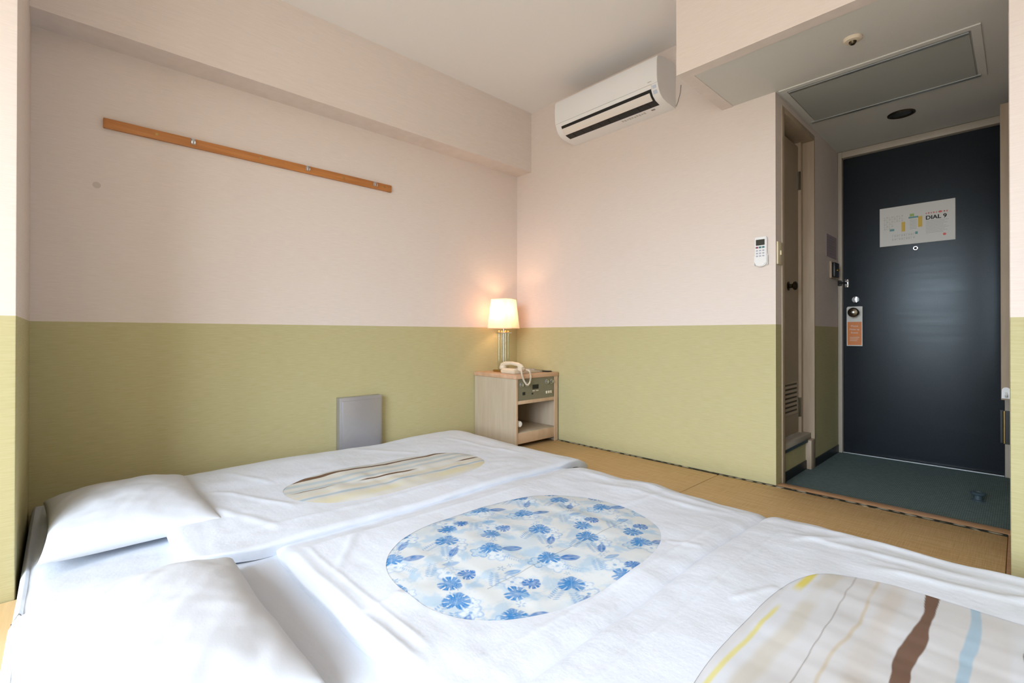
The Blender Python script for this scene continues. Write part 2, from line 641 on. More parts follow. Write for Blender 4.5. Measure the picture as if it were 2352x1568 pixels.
# ---- entrance door
d1 = sroot('door_1', ((1.912 + 2.672) / 2, CY1, FLO))
mb = MB()
mb.box(CX0 + .002, 1.913, CY1 - .035, CY1 + .05, FLO, SOFFIT, 0.003)
mb.box(2.671, CX1 - .001, CY1 - .035, CY1 + .05, FLO, SOFFIT, 0.003)
mb.box(1.913, 2.671, CY1 - .035, CY1 + .05, 1.945, SOFFIT, 0.003)
mb.build('door_frame', 'frame', d1)
leaf = MB().box(1.914, 2.670, CY1, CY1 + .04, FLO + .008, 1.944, 0.002).build('door_leaf', 'door', d1)
MB().box(1.914, 2.670, CY1 - .02, CY1 + .03, FLO, FLO + .006, 0.001, 1).build('gap_light_strip', 'alum', d1)  # bright metal stands in for hallway light seeping under the door
MB().lathe((2.289, CY1, 1.296), (0, -1, 0), [(0.013, 0), (0.013, .003), (.011, .005), (.008, .005), (.0075, .002)]).build('peephole', 'chrome', leaf)
MB().lathe((2.289, CY1 - .0022, 1.296), (0, -1, 0), [(.0076, 0), (.005, .0022), (.001, .003)], 18).build('peephole_lens', 'black', leaf)
th = MB().lathe((1.983, CY1, 0.994), (0, -1, 0), [(0.024, 0), (0.024, .006), (.02, .011), (.004, .011)]).build('thumb_turn_rose', 'chrome', leaf)
MB().box(1.979, 1.987, CY1 - .03, CY1 - .01, 0.974, 1.014, 0.003).build('thumb_turn', 'chrome', th)
kn = MB().lathe((1.981, CY1, 0.907), (0, -1, 0), [(0.032, 0), (.032, .006), (.026, .012), (.013, .016), (.013, .04), (.022, .046), (.030, .058), (.031, .07), (.026, .08), (.012, .084), (.002, .085)]).build('door_knob', 'darkbrass', leaf)
MB().lathe((1.981, CY1 - .084, 0.907), (0, -1, 0), [(.008, 0), (.008, .002), (.004, .003)]).build('knob_button', 'chrome', kn)
hg = MB().box(2.652, 2.668, CY1 - .004, CY1 + .002, 0.155, 0.34, .001, 1).box(2.672, 2.69, CY1 - .039, CY1 - .033, 0.155, 0.34, .001, 1).build('hinge', 'vinyl', leaf)
MB().tube([(2.67, CY1 - .03, .157), (2.67, CY1 - .03, .338)], .0075, 12).build('hinge_barrel', 'brass', hg)
gl = MB().box(1.921, 1.943, CY1 - .006, CY1 + .001, 1.078, 1.134, .003).build('guard_plate', 'chrome', leaf)
mb = MB()
mb.tube([(1.935, CY1 - .012, 1.118), (1.935, CY1 - .03, 1.118)], .006, 10)
mb.tube([(1.935, CY1 - .012, 1.094), (1.935, CY1 - .03, 1.094)], .006, 10)
mb.build('guard_stud', 'chrome', gl)
mb = MB()
mb.box(1.892, 1.912, CY1 - .05, CY1 - .034, 1.088, 1.124, .003)
mb.tube([(1.9, CY1 - .052, 1.106), (1.925, CY1 - .045, 1.106), (1.94, CY1 - .034, 1.106)], .0055, 10)
mb.build('guard_arm', 'black', d1)

# ---- bathroom door (raised, recessed in the corridor's left wall)
d2 = sroot('door_2', (1.83, 0.36, 0.14))
mb = MB()
mb.box(1.79, CX0 + .005, 0.085, 0.125, FLO, 1.95, 0.003)
mb.box(1.79, CX0 + .005, 0.575, 0.656, FLO, 0.14, 0.003)
mb.box(1.79, CX0 + .005, 0.640, 0.656, 0.14, 1.95, 0.003)
mb.box(1.79, CX0 + .005, 0.125, 0.640, 1.918, 1.95, 0.003)
mb.build('door_frame', 'trimwood', d2)
MB().box(1.79, 1.832, 0.603, 0.64, 0.175, 1.918, 0.002).build('door_stop_strip', 'trimwood', d2)
bl = MB().box(1.785, 1.818, 0.127, 0.600, 0.178, 1.893, 0.003).build('door_leaf', 'doorpaint', d2)
MB().box(1.77, 1.79, 0.125, 0.64, 1.893, 1.918).build('top_gap_shade', 'black', d2)  # black strip stands in for the shade in the gap above the leaf
for z0, z1 in ((1.63, 1.74), (0.27, 0.385)):
    h_ = MB().box(1.817, 1.824, 0.588, 0.612, z0, z1, .001, 1).build('hinge', 'chrome', bl)
    MB().tube([(1.827, 0.6015, z0), (1.827, 0.6015, z1)], .005, 10).build('hinge_pin', 'darkbrass', h_)
MB().lathe((1.818, 0.42, 1.04), (1, 0, 0), [(.026, 0), (.026, .004), (.012, .008), (.012, .022), (.024, .03), (.025, .04), (.016, .047), (.002, .048)]).build('door_knob', 'darkbrass', bl)
lv = MB().box(1.817, 1.8195, 0.32, 0.575, 0.285, 0.485, .001, 1).build('louver_plate', 'doorpaint', bl)
for k in range(7):
    z = 0.30 + k * .0255
    MB().data([(1.8196, .335, z + .012), (1.8196, .56, z + .012), (1.827, .56, z), (1.827, .335, z),
               (1.8196, .335, z), (1.8196, .56, z)], [(0, 1, 2, 3), (3, 2, 5, 4), (0, 3, 4), (1, 5, 2)]).build('louver_slat', 'doorpaint', lv, smooth=False)
    MB().box(1.8194, 1.8199, .335, .56, z + .012, z + .022).build('louver_slot', 'dark', lv)
MB().box(1.79, 1.874, 0.125, 0.64, 0.14, 0.176, 0.003).build('threshold', 'frame', d2)
MB().box(1.866, 1.8755, 0.125, 0.575, 0.128, 0.146, 0.001, 1).build('threshold_nosing', 'rubber', d2)

# ================================================================== BEDDING
rng = np.random.RandomState(5)
_G = rng.rand(128, 128)


def vnoise(x, y):
    x = np.asarray(x, float)
    y = np.asarray(y, float)
    xi = np.floor(x).astype(int)
    yi = np.floor(y).astype(int)
    fx = x - xi
    fy = y - yi
    fx = fx * fx * fx * (fx * (fx * 6 - 15) + 10)
    fy = fy * fy * fy * (fy * (fy * 6 - 15) + 10)
    g = lambda a, b: _G[a % 128, b % 128]
    return (g(xi, yi) * (1 - fx) + g(xi + 1, yi) * fx) * (1 - fy) + (g(xi, yi + 1) * (1 - fx) + g(xi + 1, yi + 1) * fx) * fy - 0.5


def und(x, y):
    """undulation shared by everything lying on the mats, so that layers keep their order"""
    return 0.016 * vnoise(x * 2.6 + 3, y * 2.2 + 9) + 0.007 * vnoise(x * 7 + 1, y * 6) + 0.0025 * vnoise(x * 19, y * 15 + 4)


def seg_ridge(x, y, x1, y1, x2, y2, amp, wid):
    dx, dy = x2 - x1, y2 - y1
    L2 = dx * dx + dy * dy
    t = np.clip(((x - x1) * dx + (y - y1) * dy) / L2, 0, 1)
    d2 = (x - x1 - t * dx) ** 2 + (y - y1 - t * dy) ** 2
    return amp * np.exp(-d2 / (2 * wid * wid)) * np.clip(np.minimum(t, 1 - t) * 8, 0, 1)


def sstep(a, b, v):
    t = np.clip((v - a) / (b - a), 0, 1)
    return t * t * (3 - 2 * t)


def quad_grid(nu, nv, closed_u=False):
    f = []
    for j in range(nv - 1):
        for i in range(nu if closed_u else nu - 1):
            a = j * nu + i
            b = j * nu + (i + 1) % nu
            f.append((a, b, b + nu, a + nu))
    return f


def mattress(x0, x1, y0, y1, label):
    t = thing('futon_mattress', ((x0 + x1) / 2, (y0 + y1) / 2, 0.0), label, 'futon', 'futon mattresses laid side by side')
    nu, nv = 110, 170
    u, v = np.meshgrid(np.linspace(-1, 1, nu), np.linspace(-1, 1, nv))
    # soft slab: top sheet wrapped round the sides
    def prof(s):
        a = np.abs(s)
        e = np.sign(s) * np.where(a < .86, a / .86, 1.0)
        drop = np.where(a < .86, 0, (a - .86) / .14)
        return e, drop
    eu, du = prof(u)
    ev, dv = prof(v)
    hx, hy = (x1 - x0) / 2, (y1 - y0) / 2
    d = np.maximum(du, dv)
    bul = 0.018 * np.sin(np.clip(d, 0, 1) * math.pi)
    X = (x0 + x1) / 2 + eu * hx - np.sign(eu) * .018 * (du <= 0) * 0 + np.sign(u) * bul * (du > 0) - np.sign(u) * .02 * (1 - np.clip(du * 3, 0, 1)) * (np.abs(eu) > .97)
    Y = (y0 + y1) / 2 + ev * hy + np.sign(v) * bul * (dv > 0)
    rnd = 0.03 * (np.abs(eu) ** 26 + np.abs(ev) ** 60) * (d <= 0)
    Z = (0.094 + und(X, Y)) - rnd
    Z = np.where(d > 0, (0.082 + und(X, Y)) * (1 - d) + 0.004 * d, Z)
    Z += 0.003 * vnoise(X * 30, Y * 9) * (d <= 0)
    V = np.stack([X, Y, Z], -1).reshape(-1, 3)
    from_np('sheet', V, quad_grid(nu, nv), 'sheet', t)
    return t


mattress(0.03, 1.10, -2.695, -0.72, 'white sheeted futon mattress along the wall with the coat rail')
mattress(1.105, 2.105, -2.70, -0.76, 'white sheeted futon mattress in the middle of three')
mattress(2.11, 3.12, -2.70, -0.78, 'white sheeted futon mattress beside the wall next to the corridor')

# --- duvets: cover with a hole, printed panel showing through
# edges: for each side (far-x, near-x, head, foot): (width of fall, drop)
DUV = [
    dict(rect=(0.01, 1.205, -2.385, -0.555), falls=((0.24, .115), (0.03, .012), (0.05, .014), (0.24, .115)), oval=(0.805, -1.535, 0.225, 0.46, 2.7), base=0.138),
    dict(rect=(1.10, 2.235, -2.165, -0.645), falls=((0.02, .004), (0.03, .004), (0.05, .02), (0.25, .125)), oval=(1.72, -1.585, 0.315, 0.435, 2.5), base=0.138),
    dict(rect=(2.125, 3.14, -2.20, -0.635), falls=((0.05, .012), (0.2, .10), (0.05, .02), (0.25, .125)), oval=(2.665, -1.575, 0.335, 0.465, 3.6), base=0.142),
]


def duvet_z(i, x, y):
    D = DUV[i]
    x0, x1, y0, y1 = D['rect']
    z = D['base'] + und(x, y)
    if i == 1:      # tucked under its neighbours' edges
        z = z - 0.021 * (1 - sstep(1.20, 1.33, x)) - 0.018 * sstep(2.08, 2.15, x)
    z = z + 0.0045 * vnoise(x * 11 + i * 5, y * 5) * np.clip((y1 - y) * 2, 0, 1)
    # wrinkles running across, stronger near the foot and the head
    z = z + 0.004 * vnoise(x * 8 + 20, y * 34 + i) * (sstep(y1 - .55, y1 - .1, y) + .45 * (1 - sstep(y0 + .1, y0 + .5, y)))
    for s in CREASE[i]:
        z = z + seg_ridge(x, y, *s)
    if i in (1, 2):
        z = z + 0.012 * vnoise(x * 6 + 2, y * 1.0 + 3) * sstep(y1 - .5, y1 - .2, y)
    for k, (wd, dr) in enumerate(D['falls']):
        e = (x - x0, x1 - x, y - y0, y1 - y)[k]
        t = np.clip(1 - e / wd, 0, 1.0)
        z = z - dr * t ** (2.0 if dr > .05 else 3.0)
    return np.maximum(z, 0.012)


CREASE = [
    [(0.55, -2.2, 0.95, -2.0, .004, .012), (0.3, -2.1, .62, -1.98, .003, .012), (1.06, -2.3, 1.08, -.9, .0025, .012), (0.75, -2.25, 1.12, -2.1, .004, .014),
     (0.2, -1.5, .55, -1.25, .003, .015), (0.35, -.95, .95, -.85, .003, .012)],
    [(1.25, -2.14, 1.98, -2.13, .0035, .008), (1.25, -2.10, 1.95, -2.09, .002, .006), (1.30, -2.13, 1.34, -1.2, .002, .008), (2.03, -2.1, 2.06, -.95, .003, .007),
     (1.3, -1.95, 1.5, -2.1, .003, .01), (1.72, -2.13, 1.71, -2.02, .003, .008), (1.74, -1.16, 1.78, -.85, .003, .01), (2.0, -1.3, 2.1, -1.26, .0025, .008),
     (1.45, -1.0, 2.05, -.93, .003, .014), (1.3, -.92, 1.9, -.84, .003, .012)],
    [(2.215, -2.1, 2.21, -.95, .003, .006), (2.27, -1.5, 2.33, -1.35, .003, .008), (2.2, -.98, 2.7, -.92, .004, .012), (2.25, -1.02, 2.4, -.86, .004, .012),
     (2.45, -1.05, 3.0, -.93, .005, .012), (2.25, -.86, 3.0, -.83, .006, .014), (2.7, -.98, 3.05, -.9, .005, .01)],
]


def oval_xy(D, th, k=1.0):
    cx, cy, a, b, n = D['oval']
    c, s = np.cos(th), np.sin(th)
    r = (np.abs(c) ** n + np.abs(s) ** n) ** (-1 / n)
    return cx + a * r * c * k, cy + b * r * s * k


def duvet_cover(i, parent):
    D = DUV[i]
    x0, x1, y0, y1 = D['rect']
    cx, cy, a, b, n = D['oval']
    NT, NR = 520, 110
    th = np.linspace(0, 2 * math.pi, NT, endpoint=False)
    ox, oy = oval_xy(D, th)
    # outer boundary: hit the rectangle along the ray from the centre in oval-scaled space
    c, s = np.cos(th), np.sin(th)
    dx, dy = a * c, b * s
    tx = np.where(dx > 0, (x1 - cx) / np.maximum(dx, 1e-9), (x0 - cx) / np.minimum(dx, -1e-9))
    ty = np.where(dy > 0, (y1 - cy) / np.maximum(dy, 1e-9), (y0 - cy) / np.minimum(dy, -1e-9))
    p = 10.0
    t = (np.abs(tx) ** -p + np.abs(ty) ** -p) ** (-1 / p)
    t = np.minimum(t, np.minimum(np.abs(tx), np.abs(ty)))
    bx, by = cx + dx * t, cy + dy * t
    # waviness of the hem
    wob = 0.004 * vnoise(th * 6 + i * 7, th * 0 + i)
    bx, by = bx + wob * np.sign(dx), by + wob * np.sign(dy)
    rings = []
    for g in np.linspace(0, 1, NR):
        X, Y = ox + (bx - ox) * g, oy + (by - oy) * g
        rings.append(np.stack([X, Y, duvet_z(i, X, Y)], -1))
    last = rings[-1]
    for dz, ins in ((.006, .001), (.016, .004), (.034, .012)):
        q = last.copy()
        q[:, 0] += (cx - last[:, 0]) * ins
        q[:, 1] += (cy - last[:, 1]) * ins
        q[:, 2] = np.maximum(q[:, 2] - dz, 0.003)
        rings.append(q)
    V = np.concatenate(rings)
    return from_np('duvet_cover', V, quad_grid(NT, len(rings), True), 'cover', parent)


def panel_mesh(i, parent, paint, NT, NR):
    D = DUV[i]
    th = np.linspace(0, 2 * math.pi, NT, endpoint=False)
    rings = []
    for g in np.linspace(0.004, 1.012, NR):
        X, Y = oval_xy(D, th, g)
        rings.append(np.stack([X, Y, duvet_z(i, X, Y) - .0009 + .004 * max(0, 1 - g ** 6) + (.0035 * vnoise(X * 13, Y * 9) + .003 * vnoise(X * 5 + 40, Y * 21)) * (1 - min(g, 1) ** 4)], -1))
    V = np.concatenate(rings)
    cols = paint(V[:, 0], V[:, 1])
    F_ = quad_grid(NT, NR, True)
    F_.append(tuple(range(NT))[::-1])
    return from_np('printed_panel', V, F_, 'print', parent, cols=cols)


def mixc(c, m_, col):
    return c * (1 - m_[:, None]) + np.array(lin(col))[None, :] * m_[:, None]


def stripe(c, x, y, x_c, w_, col, alpha=1.0, y0=-9, y1=9, wob=0.008, seed=0, soft=.004, flick=0.0):
    xc = x_c + wob * 2 * vnoise(y * 5 + seed * 13.7, y * 0 + seed) + wob * .5 * vnoise(y * 23 + seed * 3.1, y * 0 + seed + 5)
    ww = w_ * (1 + .9 * vnoise(y * 7 + seed * 5.3, y * 0 + seed + 9))
    m_ = 1 - sstep(ww / 2, ww / 2 + soft, np.abs(x - xc))
    m_ = m_ * sstep(y0, y0 + .06, y) * (1 - sstep(y1 - .06, y1, y)) * alpha
    if flick:
        m_ = m_ * np.clip(1 - flick + flick * 2 * (vnoise(y * 9 + seed, x * 0 + seed) + .5), 0, 1)
    return mixc(c, m_, col)


def paint_stripes_a(x, y):
    c = np.tile(np.array(lin((230, 232, 230))), (len(x), 1))
    c = mixc(c, np.clip(.4 + vnoise(x * 22, y * 2.5) * 1.6, 0, .6), (224, 220, 208))
    c = stripe(c, x, y, .615, .02, (214, 222, 226), .6, seed=3, soft=.02)
    c = stripe(c, x, y, .70, .016, (178, 202, 218), .6, seed=1, soft=.016, flick=.6)
    c = stripe(c, x, y, .765, .012, (172, 200, 218), .6, seed=8, soft=.012, flick=.7)
    c = stripe(c, x, y, .9, .010, (160, 194, 218), .8, seed=4, soft=.008, flick=.5)
    c = stripe(c, x, y, .955, .02, (232, 224, 178), .6, seed=6, soft=.03, flick=.6)
    c = stripe(c, x, y, .86, .014, (230, 222, 196), .5, seed=16, soft=.02)
    c = stripe(c, x, y, .79, .006, (120, 92, 68), .9, -1.99, -1.78, seed=2, soft=.003, wob=.004)
    c = stripe(c, x, y, .803, .012, (116, 88, 64), 1, -1.72, -1.40, seed=2, soft=.003, wob=.004)
    c = stripe(c, x, y, .825, .010, (116, 88, 64), 1, -1.22, -1.05, seed=2, soft=.003, wob=.004)
    c = stripe(c, x, y, .632, .026, (122, 96, 74), 1, -1.99, -1.06, seed=5, soft=.003, wob=.008)
    return c * .86


def paint_stripes_b(x, y):
    c = np.tile(np.array(lin((226, 230, 238))), (len(x), 1))
    c = mixc(c, np.clip(.3 + vnoise(x * 16, y * 2.2) * 1.8, 0, .45), (218, 214, 212))
    c = stripe(c, x, y, 2.366, .007, (232, 218, 96), .9, -1.36, -1.1, seed=3, soft=.010, wob=.006)
    c = stripe(c, x, y, 2.355, .003, (232, 222, 130), .8, -1.95, -1.42, seed=4, soft=.006, wob=.005)
    c = stripe(c, x, y, 2.405, .016, (212, 204, 186), .6, seed=5, soft=.018, flick=.7)
    c = stripe(c, x, y, 2.448, .0002, (160, 152, 148), .8, seed=6, soft=.0018, wob=.008)
    c = stripe(c, x, y, 2.49, .002, (212, 198, 172), .7, seed=7, soft=.005, flick=.9)
    c = stripe(c, x, y, 2.53, .012, (216, 208, 200), .6, seed=8, soft=.02, flick=.8)
    c = stripe(c, x, y, 2.588, .021, (124, 98, 84), 1, seed=9, soft=.0022, wob=.009)
    c = stripe(c, x, y, 2.664, .012, (178, 206, 228), .95, seed=10, soft=.004, wob=.007)
    c = stripe(c, x, y, 2.760, .021, (124, 98, 84), 1, seed=12, soft=.0022, wob=.008)
    c = stripe(c, x, y, 2.84, .012, (228, 214, 120), .8, seed=13, soft=.01)
    c = stripe(c, x, y, 2.91, .012, (176, 204, 224), .9, seed=14, soft=.006)
    return c * .84


def paint_floral(x, y):
    """blue tropical print: split leaves, fern fronds, open flowers, pale washes and little stars"""
    _cx, _cy = DUV[1]['oval'][:2]
    x, y = _cx + (x - _cx) / 1.12, _cy + (y - _cy) / 1.12
    base = np.array(lin((226, 231, 234)))
    c = np.tile(base, (len(x), 1))
    c = mixc(c, np.clip((vnoise(x * 14, y * 14) + vnoise(x * 40, y * 40) * .4) * 1.6 - .15, 0, .5), (200, 219, 234))
    R = random.Random(11)
    blues = [(62, 138, 206), (84, 156, 218), (46, 120, 196)]

    def local(px, py, ang, sc):
        ca, sa = math.cos(ang), math.sin(ang)
        u = ((x - px) * ca + (y - py) * sa) / sc
        v = (-(x - px) * sa + (y - py) * ca) / sc
        return u, v

    def apply(idx, mk, col, a):
        c[idx] = c[idx] * (1 - (mk * a)[:, None]) + np.array(lin(col))[None, :] * (mk * a)[:, None]

    def win_(px, py, r):
        return np.nonzero((np.abs(x - px) < r) & (np.abs(y - py) < r))[0]

    def monstera(px, py, ang, sc, col, a=1.0):
        idx = win_(px, py, sc * 1.3)
        if not len(idx):
            return
        u, v = local(px, py, ang, sc)
        u, v = u[idx], v[idx]
        r = np.hypot(u, v)
        t = np.arctan2(v, u)
        out = .86 * (1 - .16 * np.cos(t)) + .16 * np.exp(-(t / .3) ** 2)
        out = out * (1 - .5 * np.exp(-((np.abs(t) - math.pi) / .3) ** 2))
        slit = sstep(.62, .86, np.cos(t * 10)) * sstep(.40, .50, r) * (np.abs(t) > .25) * (np.abs(t) < 2.8)
        mk = (1 - sstep(out - .06, out + .04, r)) * (1 - slit)
        vein = np.clip(1 - np.abs(v) / .035, 0, 1) + .6 * np.clip(np.cos(t * 9) * -1 - .93, 0, 1) * 14 * (r > .15) + .7 * np.clip(-np.cos(t * 10) - .9, 0, 1) * 8
        shade = .72 + .5 * (vnoise(u * 3 + px * 50, v * 3) + .3)
        apply(idx, mk * np.clip(shade, .45, 1), col, a)
        apply(idx, mk * np.clip(vein, 0, 1), (190, 216, 238), .55 * a)

    def leaf(px, py, ang, L, wdt, col, a=1.0, vein=True):
        idx = win_(px, py, L * 1.1)
        if not len(idx):
            return
        u, v = local(px, py, ang, L)
        u, v = u[idx], v[idx]
        hw = wdt / L * np.clip(np.sin(np.clip((u + .5), 0, 1) * math.pi), 0, 1) ** .8
        mk = (1 - sstep(hw - .04, hw + .03, np.abs(v))) * (np.abs(u) < .5)
        apply(idx, mk * np.clip(.75 + .5 * vnoise(u * 5 + px * 30, v * 9), .4, 1), col, a)
        if vein:
            apply(idx, mk * np.clip(1 - np.abs(v) / .02, 0, 1), (206, 226, 242), .6 * a)

    def frond(px, py, ang, L, col, a=.9):
        n_ = 8
        for k in range(n_):
            t_ = (k + .5) / n_ - .5
            bx_, by_ = px + math.cos(ang) * L * t_, py + math.sin(ang) * L * t_
            ln = L * .26 * (1 - .5 * abs(t_ + .1))
            for sg in (-1, 1):
                aa = ang + sg * 1.05
                leaf(bx_ + math.cos(aa) * ln * .55, by_ + math.sin(aa) * ln * .55, aa, ln, ln * .16, col, a, False)

    def flower(px, py, r_, col, a=.8, fill=(232, 240, 246)):
        idx = win_(px, py, r_ * 1.3)
        if not len(idx):
            return
        ph = R.random() * 6
        u, v = local(px, py, ph, r_)
        u, v = u[idx], v[idx]
        r = np.hypot(u, v)
        t = np.arctan2(v, u)
        out = .62 + .36 * np.abs(np.cos(t * 2.5))
        mk = 1 - sstep(out - .05, out + .03, r)
        rim = mk * sstep(out - .26, out - .04, r)
        apply(idx, mk, fill, .9)
        apply(idx, np.clip(rim + mk * np.clip(vnoise(u * 6 + px * 90, v * 6) * 1.4, 0, .6), 0, 1), col, a * .75)
        apply(idx, 1 - sstep(.10, .17, r), col, a)

    def wash(px, py, r_, a):
        idx = win_(px, py, r_ * 1.4)
        if not len(idx):
            return
        u, v = local(px, py, R.random() * 3, r_)
        u, v = u[idx], v[idx] * 1.5
        r = np.hypot(u, v) + .7 * vnoise(u * 3 + px * 60, v * 3 + py * 60) + .3 * vnoise(u * 9 + px, v * 9)
        apply(idx, 1 - sstep(.25, .85, r), (160, 200, 232), a)

    def star(px, py, r_, a=.6):
        idx = win_(px, py, r_ * 1.3)
        if not len(idx):
            return
        u, v = local(px, py, R.random() * 6, r_)
        u, v = u[idx], v[idx]
        r = np.hypot(u, v)
        t = np.arctan2(v, u)
        out = .55 + .4 * np.cos(t * 5)
        apply(idx, (1 - sstep(out - .1, out + .1, r)) * sstep(.12, .3, r), (130, 176, 218), a)

    cx, cy, a_, b_, n_ = DUV[1]['oval']
    # half-drop repeat of three bouquets
    px0, py0 = cx - .37, cy - .50
    k = 0
    for ix in range(7):
        for iy in range(7):
            qx = px0 + ix * .122 + R.uniform(-.008, .008)
            qy = py0 + iy * .152 + (ix % 2) * .076 + R.uniform(-.008, .008)
            kind = (ix * 2 + iy) % 3
            wash(qx, qy, .075, .45)
            wash(qx + .06, qy + .07, .05, .5)
            wash(qx - .045, qy + .085, .04, .6)
            if kind == 0:
                frond(qx - .02, qy - .032, 1.9, .062, blues[1], .75)
                frond(qx + .03, qy - .022, 2.6, .058, blues[1], .75)
                flower(qx + .028, qy + .018, .030, blues[1], .75)
                flower(qx + .006, qy + .040, .020, blues[1], .6)
                monstera(qx - .024, qy + .022, 2.3, .036, blues[0])
                leaf(qx + .046, qy - .008, 2.2, .056, .011, blues[2])
            elif kind == 1:
                flower(qx - .004, qy + .004, .034, blues[1], .6)
                monstera(qx + .036, qy - .018, .5, .032, blues[0])
                monstera(qx + .028, qy + .036, 1.6, .025, blues[2])
                leaf(qx - .034, qy + .034, 1.2, .045, .010, blues[1], .8)
                frond(qx - .036, qy - .022, 2.4, .06, blues[1], .65)
            else:
                flower(qx - .022, qy - .03, .029, blues[1], .75, (200, 222, 240))
                flower(qx + .018, qy - .006, .031, blues[1], .55)
                monstera(qx - .022, qy + .006, 2.6, .033, blues[0])
                leaf(qx + .014, qy + .046, 1.0, .056, .015, blues[2])
                frond(qx + .046, qy + .012, .3, .05, blues[1], .5)
            star(qx + .07, qy - .04, .012)
            star(qx - .06, qy + .05, .009)
            k += 1
    # shade along a fold of the quilt inside, painted in as a thin line
    fl = np.clip(1 - np.abs(x - (cx + .10 + .02 * vnoise(y * 2, y * 0))) / .0018, 0, 1) * (y > cy - .25) * (y < cy + .3)
    return mixc(c, fl * .75, (128, 142, 156)) * .86


lab = ['white duvet with a striped oval panel along the wall with the coat rail',
       'white duvet with a blue tropical floral oval panel',
       'white duvet with a beige panel of wide brown and light blue stripes']
PAINT = [(paint_stripes_a, 300, 120), (paint_floral, 760, 210), (paint_stripes_b, 900, 230)]
for i in range(3):
    x0, x1, y0, y1 = DUV[i]['rect']
    t = thing('duvet', ((x0 + x1) / 2, (y0 + y1) / 2, 0.09), lab[i], 'duvet', 'duvets on the futons')
    duvet_cover(i, t)
    panel_mesh(i, t, *PAINT[i])


def pillow(cx, cy, hx, hy, zc, th_, rot, label, seed):
    t = thing('pillow', (cx, cy, zc), label, 'pillow', 'pillows on the futons')
    n = 70
    V = []
    Fc = []
    for side in (1, -1):
        s = np.linspace(-1, 1, n)
        u, v = np.meshgrid(s, s)
        # sides bow inwards a little between pointed corners
        X = u * hx * (1 - .05 * (1 - v ** 2)) 
        Y = v * hy * (1 - .07 * (1 - u ** 2))
        prof = ((1 - np.abs(u) ** 2.6) * (1 - np.abs(v) ** 2.4)).clip(0, 1) ** .42
        wr = 0.006 * vnoise(u * 3 + seed, v * 3) + .003 * vnoise(u * 9 + seed, v * 4 + 7) + .003 * vnoise((u + v) * 6 + seed, (u - v) * 2)
        if side == 1:
            Z = th_ * prof + wr * np.clip(prof * 2, 0, 1)
        else:
            Z = -th_ * .08 * prof
        ca, sa = math.cos(rot), math.sin(rot)
        P = np.stack([cx + X * ca - Y * sa, cy + X * sa + Y * ca, zc + Z + .012 * np.abs(u * v) ** 3], -1).reshape(-1, 3)
        o_ = sum(len(q) for q in V)
        V.append(P)
        for f in quad_grid(n, n):
            f = tuple(k + o_ for k in f)
            Fc.append(f if side == 1 else f[::-1])
    ob = from_np('pillowcase', np.concatenate(V), Fc, 'pillow', t)
    bm = bmesh.new()
    bm.from_mesh(ob.data)
    bmesh.ops.remove_doubles(bm, verts=bm.verts, dist=1e-4)
    bmesh.ops.recalc_face_normals(bm, faces=bm.faces[:])
    bm.to_mesh(ob.data)
    bm.free()
    return t


pillow(.575, -2.45, .33, .225, .122, .098, .0, 'white pillow on the futon along the wall with the coat rail', 2)
pillow(1.56, -2.49, .33, .215, .118, .115, .0, 'white pillow on the middle futon beside the blue floral duvet', 9)

# ================================================================== FURNITURE AND FITTINGS
# ---- nightstand
NX0, NX1, NY0, NY1, NT_ = 0.004, 0.442, -0.432, -0.017, 0.49
ns = thing('nightstand', ((NX0 + NX1) / 2, (NY0 + NY1) / 2, 0), 'pale wooden bedside cabinet with radio panel and open shelf in the corner', 'nightstand')
MB().box(NX0 - .002, NX1 + .006, NY0 - .006, NY1 + .004, .462, NT_, .005).build('top', 'topwood', ns)
MB().box(NX0, NX1 - .003, NY0, NY0 + .018, 0, .462, .001, 1).build('side_panel', 'ashwood', ns)
MB().box(NX0, NX1 - .003, NY1 - .018, NY1, 0, .462, .001, 1).build('side_panel', 'ashwood', ns)
MB().box(NX1 - .003, NX1, NY0, NY0 + .016, 0, .462, .001, 1).build('edge_band', 'edgewood', ns)
MB().box(NX1 - .003, NX1, NY1 - .038, NY1, 0, .462, .001, 1).build('edge_band', 'edgewood', ns)
MB().box(NX0, NX0 + .012, NY0 + .018, NY1 - .018, .03, .462).build('back_panel', 'ashwood', ns)
MB().box(NX0, NX1 - .002, NY0 + .016, NY1 - .018, .292, .316, .002).build('rail', 'edgewood', ns)
MB().box(NX0, NX1 - .006, NY0 + .018, NY1 - .018, .085, .102, .002).build('shelf', 'ashwood', ns)
MB().box(NX1 - .022, NX1 - .002, NY0 + .016, NY1 - .036, .028, .098, .002).build('plinth', 'edgewood', ns)
cp = MB().box(NX1 - .03, NX1 - .004, NY0 + .016, NY1 - .038, .316, .462, .001, 1).build('radio_panel', 'panelgrey', ns)
px_ = NX1 - .004
for y_ in (-.382, -.333, -.133, -.083):
    k_ = MB().lathe((px_, y_, .423 if y_ < -.3 else .428), (1, 0, 0), [(.017, 0), (.017, .004), (.012, .006), (.011, .018), (.002, .019)], 20).build('knob', 'alum', cp)
MB().box(px_, px_ + .002, -.275, -.214, .386, .416, .001, 1).build('clock_display', 'black', cp)
for y_ in (-.262, -.228):
    MB().box(px_, px_ + .006, y_ - .012, y_ + .010, .371, .377, .001, 1).build('push_button', 'offwhite', cp)
for y_ in (-.135, -.113, -.091):
    MB().box(px_, px_ + .009, y_ - .006, y_ + .006, .345, .364, .002).build('switch_key', 'offwhite', cp)
MB().box(px_, px_ + .003, -.37, -.345, .352, .372, .001, 1).build('speaker_jack', 'black', cp)
MB().box(px_, px_ + .003, -.282, -.268, .35, .36, .001, 1).build('speaker_jack', 'black', cp)
